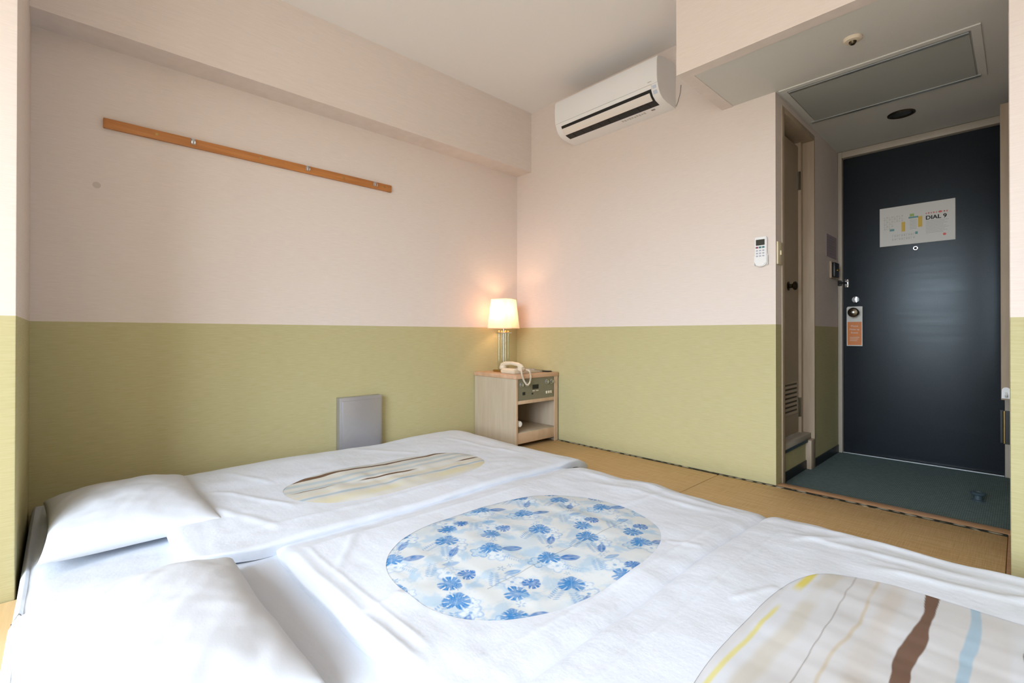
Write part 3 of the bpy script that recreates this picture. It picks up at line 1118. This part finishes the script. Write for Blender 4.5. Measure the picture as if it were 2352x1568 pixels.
# ---- torch clipped inside the shelf
fl = thing('flashlight', (.40, -.395, .158), 'small white emergency torch clipped inside the bedside cabinet', 'flashlight')
MB().lathe((.305, -.383, .158), (1, 0, 0), [(.012, 0), (.013, .07), (.021, .085), (.021, .12), (.018, .125), (.003, .127)], 24).build('torch_body', 'white', fl)
MB().box(.315, .36, -.4135, -.385, .150, .166, .002).build('torch_clip', 'offwhite', fl)

# ---- lamp
LX, LY = .15, -.28
lp = thing('table_lamp', (LX, LY, NT_), 'lit table lamp with square cream shade on clear rods', 'lamp')
MB().box(LX - .055, LX + .055, LY - .055, LY + .055, NT_, NT_ + .016, .004).build('lamp_base', 'brass', lp)
for a_ in range(4):
    t_ = math.radians(24 + 45 + a_ * 90)
    qx, qy = LX + .036 * math.cos(t_), LY + .036 * math.sin(t_)
    MB().tube([(qx, qy, NT_ + .016), (qx, qy, .775)], .009, 12).build('clear_rod', 'acrylic', lp)
    MB().lathe((qx, qy, .775), (0, 0, 1), [(.010, 0), (.010, .006), (.006, .012), (.001, .015)], 14).build('finial', 'brass', lp)
MB().tube([(LX, LY, NT_ + .016), (LX, LY, .86)], .006, 12).build('stem', 'chrome', lp)
MB().box(LX - .042, LX + .042, LY - .042, LY + .042, .768, .776, .002).build('rod_plate', 'chrome', lp)
mb = MB()
rotm = math.radians(24)
shv, shf = [], []
for z_, hs in ((.806, .0955), (1.018, .076)):
    for (sx, sy) in ((1, 1), (-1, 1), (-1, -1), (1, -1)):
        ch = .022
        pts = [(hs, hs - ch), (hs - ch, hs)] if (sx, sy) == (1, 1) else [(-hs + ch, hs), (-hs, hs - ch)] if (sx, sy) == (-1, 1) else [(-hs, -hs + ch), (-hs + ch, -hs)] if (sx, sy) == (-1, -1) else [(hs - ch, -hs), (hs, -hs + ch)]
        for p in pts:
            shv.append((LX + p[0] * math.cos(rotm) - p[1] * math.sin(rotm), LY + p[0] * math.sin(rotm) + p[1] * math.cos(rotm), z_))
for k in range(8):
    shf.append((k, (k + 1) % 8, 8 + (k + 1) % 8, 8 + k))
sh = MB().data(shv, shf).build('lamp_shade', 'shade', lp, smooth=False)
for lvl, nm in ((0, 'shade_trim'), (8, 'shade_trim')):
    MB().tube([shv[lvl + k] for k in range(8)] + [shv[lvl]], .0022, 6).build(nm, 'offwhite', sh)
MB().tube([(LX - .07, LY, .86), (LX + .07, LY, .86)], .002, 6).build('shade_spider', 'chrome', lp)
MB().lathe((LX, LY, .86), (0, 0, 1), [(.012, 0), (.013, .02), (.022, .045), (.026, .06), (.022, .078), (.008, .088)], 20).build('bulb', 'bulb', lp)
ld = bpy.data.lights.new('lamp_light', 'POINT')
ld.energy = 2.6
ld.color = (1.0, 0.60, 0.36)
ld.shadow_soft_size = .03
lo = bpy.data.objects.new('lamp_light', ld)
lo.location = (LX + .005, LY - .035, .93)
COL.objects.link(lo)

# ---- telephone
ph = thing('telephone', (.30, -.25, NT_), 'cream corded telephone on the bedside cabinet', 'telephone')
mb = MB()
mb.prism([(-.385, NT_ + .001), (-.10, NT_ + .001), (-.095, NT_ + .007), (-.12, NT_ + .012), (-.30, NT_ + .032), (-.372, NT_ + .036), (-.392, NT_ + .02)], 'x', .235, .375)
bmesh.ops.bevel(mb.bm, geom=mb.bm.edges[:], offset=.005, segments=2, affect='EDGES')
tb = mb.build('phone_base', 'offwhite', ph)
mb = MB()
for r_ in range(4):
    for c_ in range(3):
        yy = -.265 + r_ * .032
        zz = NT_ + .012 + (-.12 - yy) * .111 + .001
        mb.box(.262 + c_ * .03, .280 + c_ * .03, yy, yy + .018, zz - .003, zz + .004, .0015, 1)
mb.build('keypad', 'button_grey', tb)
hp = [(.196, -.338, NT_ + .040), (.204, -.338, NT_ + .054), (.235, -.338, NT_ + .066), (.30, -.338, NT_ + .070), (.365, -.338, NT_ + .063), (.392, -.338, NT_ + .050), (.402, -.338, NT_ + .038)]
hs_ = MB().tube(hp, [.017, .018, .0145, .0125, .0145, .018, .017], 14)
hs_.lathe((.205, -.338, NT_ + .046), (.25, 0, -1), [(.010, -.004), (.025, 0), (.026, .016), (.022, .022), (.004, .023)], 18)
hs_.lathe((.394, -.338, NT_ + .044), (-.25, 0, -1), [(.010, -.004), (.025, 0), (.026, .016), (.022, .022), (.004, .023)], 18)
hs_ = hs_.build('handset', 'offwhite', ph, ang=60)
cp_ = [Vector(p) for p in ((.402, -.345, NT_ + .036), (.43, -.372, NT_ + .026), (.458, -.392, NT_ - .004), (.462, -.378, NT_ - .040), (.463, -.352, NT_ - .066), (.462, -.326, NT_ - .055), (.458, -.312, NT_ - .015), (.44, -.306, NT_ + .022), (.40, -.30, NT_ + .028), (.376, -.298, NT_ + .02))]


def spline(P, n):
    out = []
    for i in range(len(P) - 1):
        p0, p1, p2, p3 = P[max(i - 1, 0)], P[i], P[i + 1], P[min(i + 2, len(P) - 1)]
        for k in range(n):
            t = k / n
            out.append(.5 * ((2 * p1) + (p2 - p0) * t + (2 * p0 - 5 * p1 + 4 * p2 - p3) * t * t + (3 * p1 - p0 - 3 * p2 + p3) * t ** 3))
    out.append(P[-1])
    return out


cs = spline(cp_, 40)
hel = []
for i_, p in enumerate(cs):
    t_ = (cs[min(i_ + 1, len(cs) - 1)] - cs[max(i_ - 1, 0)]).normalized()
    a_ = t_.cross(Vector((1, .2, .1))).normalized()
    b_ = t_.cross(a_)
    ang = i_ * 1.15
    hel.append(p + (a_ * math.cos(ang) + b_ * math.sin(ang)) * .0045)
MB().tube(hel, .0024, 6).build('coiled_cord', 'offwhite', ph)

# ---- folder on the cabinet
fd = thing('notepad', (.30, -.065, NT_), 'thin black notepad lying behind the telephone', 'notepad')
MB().box(.22, .40, -.088, -.03, NT_ + .0005, NT_ + .004, .001, 1).build('pad_cover', 'black', fd)
MB().box(.225, .395, -.085, -.033, NT_ + .004, NT_ + .007).build('pad_sheet', 'ink', fd)

# ---- coat rail
cr = thing('coat_rail', (0, -1.806, 1.68), 'long orange-brown wooden coat rail with three metal hooks on the pink wall', 'coat rail')
MB().box(0.0, .016, -2.5, -1.113, 1.657, 1.7, .003).build('board', 'oak', cr)


def rail_y(px):      # hook positions along the board
    return px


for y_ in (-2.173, -1.635, -1.228):
    hk = MB().box(.016, .0185, y_ - .008, y_ + .008, 1.672, 1.699, .001, 1).build('hook', 'alum', cr)
    for dy in (-.006, .006):
        MB().tube([(.018, y_ + dy, 1.694), (.030, y_ + dy, 1.690), (.036, y_ + dy, 1.680), (.034, y_ + dy, 1.671), (.026, y_ + dy, 1.668)], .0022, 8).build('hook_prong', 'chrome', hk)
for y_ in (-2.312, -1.873, -1.423, -1.163):
    MB().lathe((.016, y_, 1.680), (1, 0, 0), [(.006, 0), (.006, .0012), (.002, .002)], 14).build('screw_cap', 'brass', cr)

# ---- steel cover box at the foot of the wall
sb = thing('steel_wall_cover', (0.03, -1.32, 0.05), 'brushed steel rectangular cover box fixed low on the green wall', 'wall cover')
MB().box(0.0, .05, -1.462, -1.196, .03, .392, .003).build('box_body', 'steel', sb)
MB().box(.05, .056, -1.447, -1.206, .04, .372, .003).build('front_plate', 'steel', sb)

# ---- wall smudge
sm = tag(MB().lathe((0.0002, -2.52, 1.405), (1, 0, 0), [(.014, 0), (.014, .0006), (.001, .0008)], 20).build('wall_plug', 'mark', loc=(0, -2.52, 1.405)),
         'small grey round patch on the pink wall below the coat rail', 'wall patch')

# ---- air conditioner
AX0, AX1 = .588, 1.347
ac = thing('air_conditioner', ((AX0 + AX1) / 2, -.1, 2.08), 'white wall-mounted air conditioner with open louver near the ceiling', 'air conditioner')
prof = [(-.001, 2.345), (-.03, 2.352), (-.11, 2.345), (-.175, 2.333), (-.200, 2.322), (-.2085, 2.30), (-.2105, 2.25), (-.2085, 2.20), (-.204, 2.170), (-.194, 2.142), (-.177, 2.118), (-.150, 2.102), (-.11, 2.094), (-.05, 2.090), (-.001, 2.088)]
mb = MB().prism(prof, 'x', AX0, AX1)
mb.build('body', 'white', ac, ang=28)


def ac_strip(name, pts, x0, x1, off, mat, parent, thick=.001):
    """a strip following the casing, lifted by off"""
    out = []
    n = len(pts)
    V = []
    for k, p in enumerate(pts):
        a, b = pts[max(k - 1, 0)], pts[min(k + 1, n - 1)]
        ty, tz = b[0] - a[0], b[1] - a[1]
        L = math.hypot(ty, tz)
        ny, nz = tz / L, -ty / L
        if ny * -1 + nz * -.3 < 0:
            ny, nz = -ny, -nz
        V.append(((p[0] + ny * off, p[1] + nz * off), (p[0] + ny * (off - thick), p[1] + nz * (off - thick))))
    vs, fs = [], []
    for (o_, i_) in V:
        vs += [(x0, *o_), (x1, *o_), (x1, *i_), (x0, *i_)]
    for k in range(n - 1):
        q = 4 * k
        for j in range(4):
            fs.append((q + j, q + (j + 1) % 4, q + 4 + (j + 1) % 4, q + 4 + j))
    fs += [(0, 1, 2, 3), tuple(4 * (n - 1) + j for j in (3, 2, 1, 0))]
    return MB().data(vs, fs).build(name, mat, parent, ang=40)


ac_strip('front_panel', [(-.200, 2.3215), (-.2085, 2.30), (-.2105, 2.25), (-.2085, 2.20), (-.2045, 2.174)], AX0 + .001, AX1 - .001, .004, 'white', ac, .0045)
ac_strip('air_outlet', [(-.199, 2.155), (-.194, 2.142), (-.177, 2.118), (-.150, 2.102), (-.125, 2.097), (-.105, 2.0935)], AX0 + .045, AX1 - .045, .0012, 'black', ac)
ac_strip('upper_lip', [(-.2045, 2.1715), (-.201, 2.160), (-.198, 2.152)], AX0 + .04, AX1 - .04, .004, 'white', ac, .003)
fp = ac_strip('flap', [(-.190, 2.137), (-.180, 2.122), (-.168, 2.113), (-.158, 2.107)], AX0 + .050, AX1 - .056, .008, 'flapwhite', ac, .004)
for k in range(9):
    xx = AX0 + .10 + k * .07
    ac_strip('vane', [(-.156, 2.1045), (-.15, 2.102), (-.125, 2.097), (-.108, 2.094)], xx, xx + .003, .003, 'ink', ac, .002)
for k in range(10):
    ac_strip('rating_label', [(-.088 + (k % 3) * .003, 2.0925), (-.070 + (k % 2) * .003, 2.0915)], 1.03 + k * .017, 1.041 + k * .017, .0015, 'labelgrey', ac)
ac_strip('warning_mark', [(-.086, 2.0925), (-.072, 2.0915)], 1.235, 1.258, .0015, 'greyink', ac)
ac_strip('energy_sticker', [(-.202, 2.166), (-.190, 2.136), (-.181, 2.124)], AX1 - .036, AX1 - .012, .0012, 'labelblue', ac)
ac_strip('maker_mark', [(-.2095, 2.190), (-.2087, 2.187)], AX1 - .058, AX1 - .034, .0055, 'labelgrey', ac)
MB().tube([(AX1 + .004, -.004, 2.10), (AX1 + .014, -.003, 2.12), (AX1 + .03, -.003, 2.17), (AX1 + .034, -.003, 2.215)], .0018, 6).build('pull_wire', 'greyink', ac)

# ---- remote control in a wall holder
rc = thing('remote_control', (1.8215, -.006, 1.112), 'white air conditioner remote in its holder on the pink wall', 'remote control')
poly = []
for k in range(13):
    t_ = math.pi + k * math.pi / 12
    poly.append((1.8215 + .0285 * math.cos(t_), 1.132 + .022 * math.sin(t_)))
poly += [(1.85, 1.255), (1.846, 1.262), (1.797, 1.262), (1.793, 1.255)]
mb = MB().prism(poly, 'y', -.022, -.004)
bmesh.ops.bevel(mb.bm, geom=[e for e in mb.bm.edges if abs(e.verts[0].co.y - e.verts[1].co.y) < 1e-6 and e.verts[0].co.y < -.02], offset=.004, segments=2, affect='EDGES')
rb = mb.build('remote_body', 'white', rc)
MB().box(1.800, 1.8425, -.0228, -.021, 1.218, 1.248, .0006, 1).build('remote_screen', 'lcd', rb)
for k, mt_ in enumerate(('button_red', 'button_teal', 'button_teal')):
    MB().box(1.7995 + k * .0152, 1.8115 + k * .0152, -.0245, -.021, 1.203, 1.212, .001, 1).build('remote_button', mt_, rb)
for r_ in range(3):
    for c_ in range(3):
        MB().box(1.8005 + c_ * .0152, 1.8105 + c_ * .0152, -.0238, -.021, 1.188 - r_ * .014, 1.195 - r_ * .014, .001, 1).build('remote_button', 'button_grey', rb)
MB().box(1.789, 1.854, -.007, -.0005, 1.118, 1.175, .002).box(1.789, 1.7925, -.018, -.0005, 1.118, 1.165, .001, 1).box(1.8505, 1.854, -.018, -.0005, 1.118, 1.165, .001, 1).build('holder', 'white', rc)

# ---- light switch on the corridor jamb
ls = thing('light_switch', (CX0, .045, 1.176), 'ivory light switch plate on the corridor wall edge', 'light switch')
pp = MB().box(CX0 + .0005, CX0 + .008, .010, .080, 1.118, 1.234, .003).build('switch_plate', 'ivory', ls)
MB().box(CX0 + .008, CX0 + .014, .038, .052, 1.166, 1.19, .002).build('rocker', 'ivory', pp)
# ---- key card switch and notice on the corridor wall
kc = thing('key_switch', (CX0, 1.05, 1.18), 'small dark switch box with pale plate on corridor wall beside entrance door', 'switch')
MB().box(CX0 + .0005, CX0 + .012, .985, 1.105, 1.127, 1.236, .003).build('key_plate', 'trimwood', kc)
MB().box(CX0 + .012, CX0 + .030, .995, 1.095, 1.135, 1.228, .003).build('key_box', 'vinyl', kc)
MB().lathe((CX0 + .03, 1.05, 1.18), (1, 0, 0), [(.010, 0), (.010, .004), (.003, .012), (.001, .012)], 14).build('key_slot', 'brass', kc)
nt_ = thing('corridor_notice', (CX0, 1.03, 1.33), 'faded lilac notice sheet on the corridor wall above the switch box', 'notice')
MB().box(CX0 + .0005, CX0 + .003, .91, 1.15, 1.262, 1.406, .0005, 1).build('notice_sheet', 'lilac', nt_)
mb = MB()
for k in range(7):
    mb.box(CX0 + .003, CX0 + .0033, .93, 1.13 - (k % 3) * .03, 1.39 - k * .017 - .004, 1.39 - k * .017)
mb.build('notice_lines', 'greyink', nt_)['kind'] = 'stuff'

# ---- door notice
dn = thing('door_notice', (2.292, CY1, 1.327), 'white laminated emergency notice reading DIAL 9 on the dark door', 'notice')
Y0 = CY1 - .0005
MB().box(2.112, 2.471, Y0 - .003, Y0, 1.325, 1.57, .0005, 1).build('notice_board', 'paperwhite', dn)
yf = Y0 - .0033


def flat(mb, x0, x1, z0, z1, dy=0.0):
    mb.box(x0, x1, yf - .0004 - dy, yf - dy, z0, z1)
    return mb


flat(MB(), 2.222, 2.240, 1.408, 1.468).build('yellow_bar', 'yellow', dn)
flat(MB(), 2.302, 2.322, 1.425, 1.49).build('yellow_bar', 'yellow', dn)
flat(MB(), 2.256, 2.303, 1.484, 1.494).build('teal_bar', 'teal', dn)
flat(MB(), 2.262, 2.283, 1.496, 1.512).build('green_patch', 'greenp', dn)
flat(MB(), 2.288, 2.300, 1.383, 1.399).build('teal_patch', 'teal', dn)
flat(MB(), 2.163, 2.186, 1.418, 1.431).build('teal_patch', 'teal', dn)
mb = MB()
for r_ in range(6):
    for c_ in range(8 - (r_ > 2) * 4):
        x_ = 2.135 + c_ * .0125
        z_ = 1.512 - r_ * .0145
        flat(mb, x_, x_ + .007, z_ - .009, z_ - .0082)
        flat(mb, x_, x_ + .0008, z_ - .009, z_)
        if (r_ * 3 + c_) % 2:
            flat(mb, x_ + .002, x_ + .007, z_ - .004, z_ - .002)
for r_ in range(2):
    for c_ in range(10):
        x_ = 2.176 + c_ * .0115
        z_ = 1.392 - r_ * .022
        flat(mb, x_, x_ + .008, z_ - .0008, z_)
        flat(mb, x_, x_ + .0008, z_ - .014, z_)
        if (r_ + c_) % 3:
            flat(mb, x_ + .002, x_ + .006, z_ - .009, z_ - .006)
mb.build('floor_plan', 'greyink', dn)['kind'] = 'stuff'
mb = MB()
for k in range(7):
    flat(mb, 2.262, 2.296, 1.472 - k * .009, 1.4735 - k * .009)
for k in range(9):
    flat(mb, 2.338, 2.442 - (k * 13 % 5) * .006, 1.452 - k * .0088, 1.4532 - k * .0088)
mb.build('printed_lines', 'greyink', dn)['kind'] = 'stuff'
mb = MB()
for k in range(9):
    x_ = 2.336 + k * .0118
    flat(mb, x_, x_ + .0075, 1.5, 1.5025 + (k % 2) * .002)
    flat(mb, x_ + .003, x_ + .0048, 1.495, 1.507)
mb.lathe((2.404, yf, 1.502), (0, -1, 0), [(.006, 0), (.006, .0005), (.001, .0006)], 16)
mb.build('red_heading', 'red', dn)['kind'] = 'stuff'
MB().lathe((2.423, yf, 1.364), (0, -1, 0), [(.0075, 0), (.0075, .0005), (.0045, .0006), (.0045, .0002)], 18).build('red_stamp', 'red', dn)
RX = Matrix.Rotation(math.radians(90), 4, 'X')
mb = MB()
for dx_, dz_ in ((0, 0), (.0011, 0), (-.0011, 0), (0, .0008), (0, -.0008)):
    put_text(mb, 'DIAL 9', .033, Matrix.Translation((2.385 + dx_, yf - .0004 - abs(dx_) * .05, 1.473 + dz_)) @ RX)
mb.build('dial_text', 'ink', dn, smooth=False)['kind'] = 'stuff'

# ---- door hanger on the knob
dh = thing('door_hanger', (1.978, CY1 - .008, .69), 'orange and white card hanging on the entrance door knob', 'door hanger')
mb = MB()
hx0, hx1, hz0, hz1, kz = 1.934, 2.021, .686, .948, .907
pts = []
n_ = 32
for k in range(n_):
    t_ = 2 * math.pi * k / n_
    c_, s_ = math.cos(t_), math.sin(t_)
    sc_ = min((hx1 - 1.981 if c_ > 0 else 1.981 - hx0) / max(abs(c_), 1e-6), (hz1 - kz if s_ > 0 else kz - hz0) / max(abs(s_), 1e-6))
    pts.append(((1.981 + .017 * c_, kz + .017 * s_), (1.981 + sc_ * c_, kz + sc_ * s_)))
# keep exact corners
vs, fs = [], []
for dy in (-.0125, -.0115):
    for a_, b_ in pts:
        vs += [(a_[0], CY1 + dy, a_[1]), (b_[0], CY1 + dy, b_[1])]
for k in range(n_):
    q, r_ = 2 * k, 2 * ((k + 1) % n_)
    o_ = 2 * n_
    fs += [(q, q + 1, r_ + 1, r_), (o_ + q, o_ + r_, o_ + r_ + 1, o_ + q + 1), (q, r_, o_ + r_, o_ + q), (q + 1, o_ + q + 1, o_ + r_ + 1, r_ + 1)]
MB().data(vs, fs).box(hx0, hx1, CY1 - .0128, CY1 - .0112, hz0, .86, .0002, 1).build('hanger_card', 'paperwhite', dh, smooth=False)
MB().box(hx0 + .005, hx1 - .005, CY1 - .0136, CY1 - .0124, hz0 + .006, .846, .0001, 1).build('orange_field', 'orange', dh, smooth=False)
mb = MB()
for tx_, zz, sz in (('Please', .818, .016), ('Make up', .796, .016), ('Room', .774, .016)):
    put_text(mb, tx_, sz, Matrix.Translation((1.9775, CY1 - .0139, zz)) @ RX)
for k in range(3):
    mb.box(1.952, 2.004 - k * .006, CY1 - .0140, CY1 - .0135, .742 - k * .011, .7445 - k * .011)
mb.build('hanger_text', 'paperwhite', dh, smooth=False)['kind'] = 'stuff'

# ---- mirror seen edge-on, with a hook
mr = thing('wall_mirror', (2.69, .93, .45), 'tall wood-framed mirror seen edge-on on the corridor right wall', 'mirror')
MB().box(2.666, 2.7035, .75, .775, .44, 1.9, .002).box(2.666, 2.7035, 1.085, 1.11, .44, 1.9, .002).box(2.666, 2.7035, .775, 1.085, .44, .465, .002).box(2.666, 2.7035, .775, 1.085, 1.875, 1.9, .002).build('mirror_frame', 'trimwood', mr)
MB().box(2.672, 2.70, .775, 1.085, .465, 1.875).build('mirror_glass', 'chrome', mr)
hk = thing('adhesive_hook', (2.684, .745, .47), 'white plastic hook stuck on the lower end of the mirror frame', 'hook')
poly = [(2.668, .448)] + [(2.684 + .015 * math.cos(t_), .488 + .015 * math.sin(t_)) for t_ in [math.pi - k * math.pi / 10 for k in range(11)]] + [(2.700, .448)]
MB().prism(poly, 'y', .744, .7495).build('hook_plate', 'white', hk)
MB().tube([(2.684, .744, .478), (2.684, .736, .462), (2.684, .728, .458), (2.684, .722, .466)], .0045, 10).build('hook_arm', 'white', hk)

# ---- door stop on the carpet
ds = thing('door_stop', (2.592, .56, FLO), 'dark rubber door stop standing on the green corridor carpet', 'door stop')
MB().lathe((2.592, .56, FLO), (0, 0, 1), [(.024, 0), (.024, .004), (.017, .007), (.016, .026), (.028, .031), (.029, .037), (.024, .041), (.016, .041), (.014, .037), (.001, .037)], 26).build('stop_body', 'rubber', ds)

# ---- corridor ceiling: hatch, sensor, downlight; vent on the bulkhead
ZC = SOFFIT + .003
ht = thing('ceiling_hatch', (2.27, .27, ZC - .02), 'grey metal-framed access hatch in the corridor ceiling', 'hatch')
mb = MB()
for (a, b, c, d) in ((1.90, 2.63, .002, .032), (1.90, 2.63, .516, .546), (1.90, 1.93, .032, .516), (2.60, 2.63, .032, .516)):
    mb.box(a, b, c, d, ZC - .006, ZC - .0002, .001, 1)
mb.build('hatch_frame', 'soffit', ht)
MB().box(1.935, 2.595, .05, .51, ZC - .008, ZC - .001, .001, 1).build('hatch_panel', 'hatch', ht)
MB().box(1.935, 2.595, .036, .054, ZC - .011, ZC - .003, .001, 1).build('hatch_edge', 'alum', ht)
MB().box(1.912, 2.61, .506, .528, ZC - .012, ZC - .003, .001, 1).build('hatch_edge', 'alum', ht)
sd = thing('ceiling_sensor', (2.26, -.24, ZC - .015), 'small cream round ceiling sensor with dark centre in front of the hatch', 'sensor')
MB().lathe((2.26, -.24, ZC), (0, 0, -1), [(.034, .0002), (.034, .006), (.028, .012), (.014, .014), (.003, .014)], 28).build('sensor_ring', 'offwhite', sd)
MB().lathe((2.26, -.24, ZC - .013), (0, 0, -1), [(.014, 0), (.013, .006), (.008, .012), (.001, .013)], 20).build('sensor_eye', 'darkbrass', sd)
dl = thing('downlight', (2.282, .77, ZC - .006), 'unlit round downlight with dark recess in the corridor ceiling', 'downlight')
MB().lathe((2.282, .77, ZC), (0, 0, -1), [(.052, .0003), (.062, .0003), (.062, .004), (.054, .006), (.050, .003), (.046, .0012), (.001, .0011)], 32).build('downlight_trim', 'darkbrass', dl)
MB().lathe((2.282, .77, ZC - .0014), (0, 0, -1), [(.044, 0), (.040, .0015), (.020, .003), (.001, .0032)], 28).build('downlight_lens', 'lcd', dl)
va = thing('wall_vent', (1.862, -.515, 2.40), 'small pale square vent plate high on the bulkhead', 'vent')
vx0, vx1, vz0 = 1.825, 1.93, 2.30
MB().box(vx0, vx1, -.518, -.5105, 2.306, 2.44, .002).build('vent_plate', 'offwhite', va)
for k in range(4):
    MB().box(vx0 + .012, vx1 - .012, -.522, -.518, 2.330 + k * .026, 2.342 + k * .026, .001, 1).build('vent_slat', 'ivory', va)

# tidy helper properties
for o in bpy.data.objects:
    if '_org' in o:
        del o['_org']
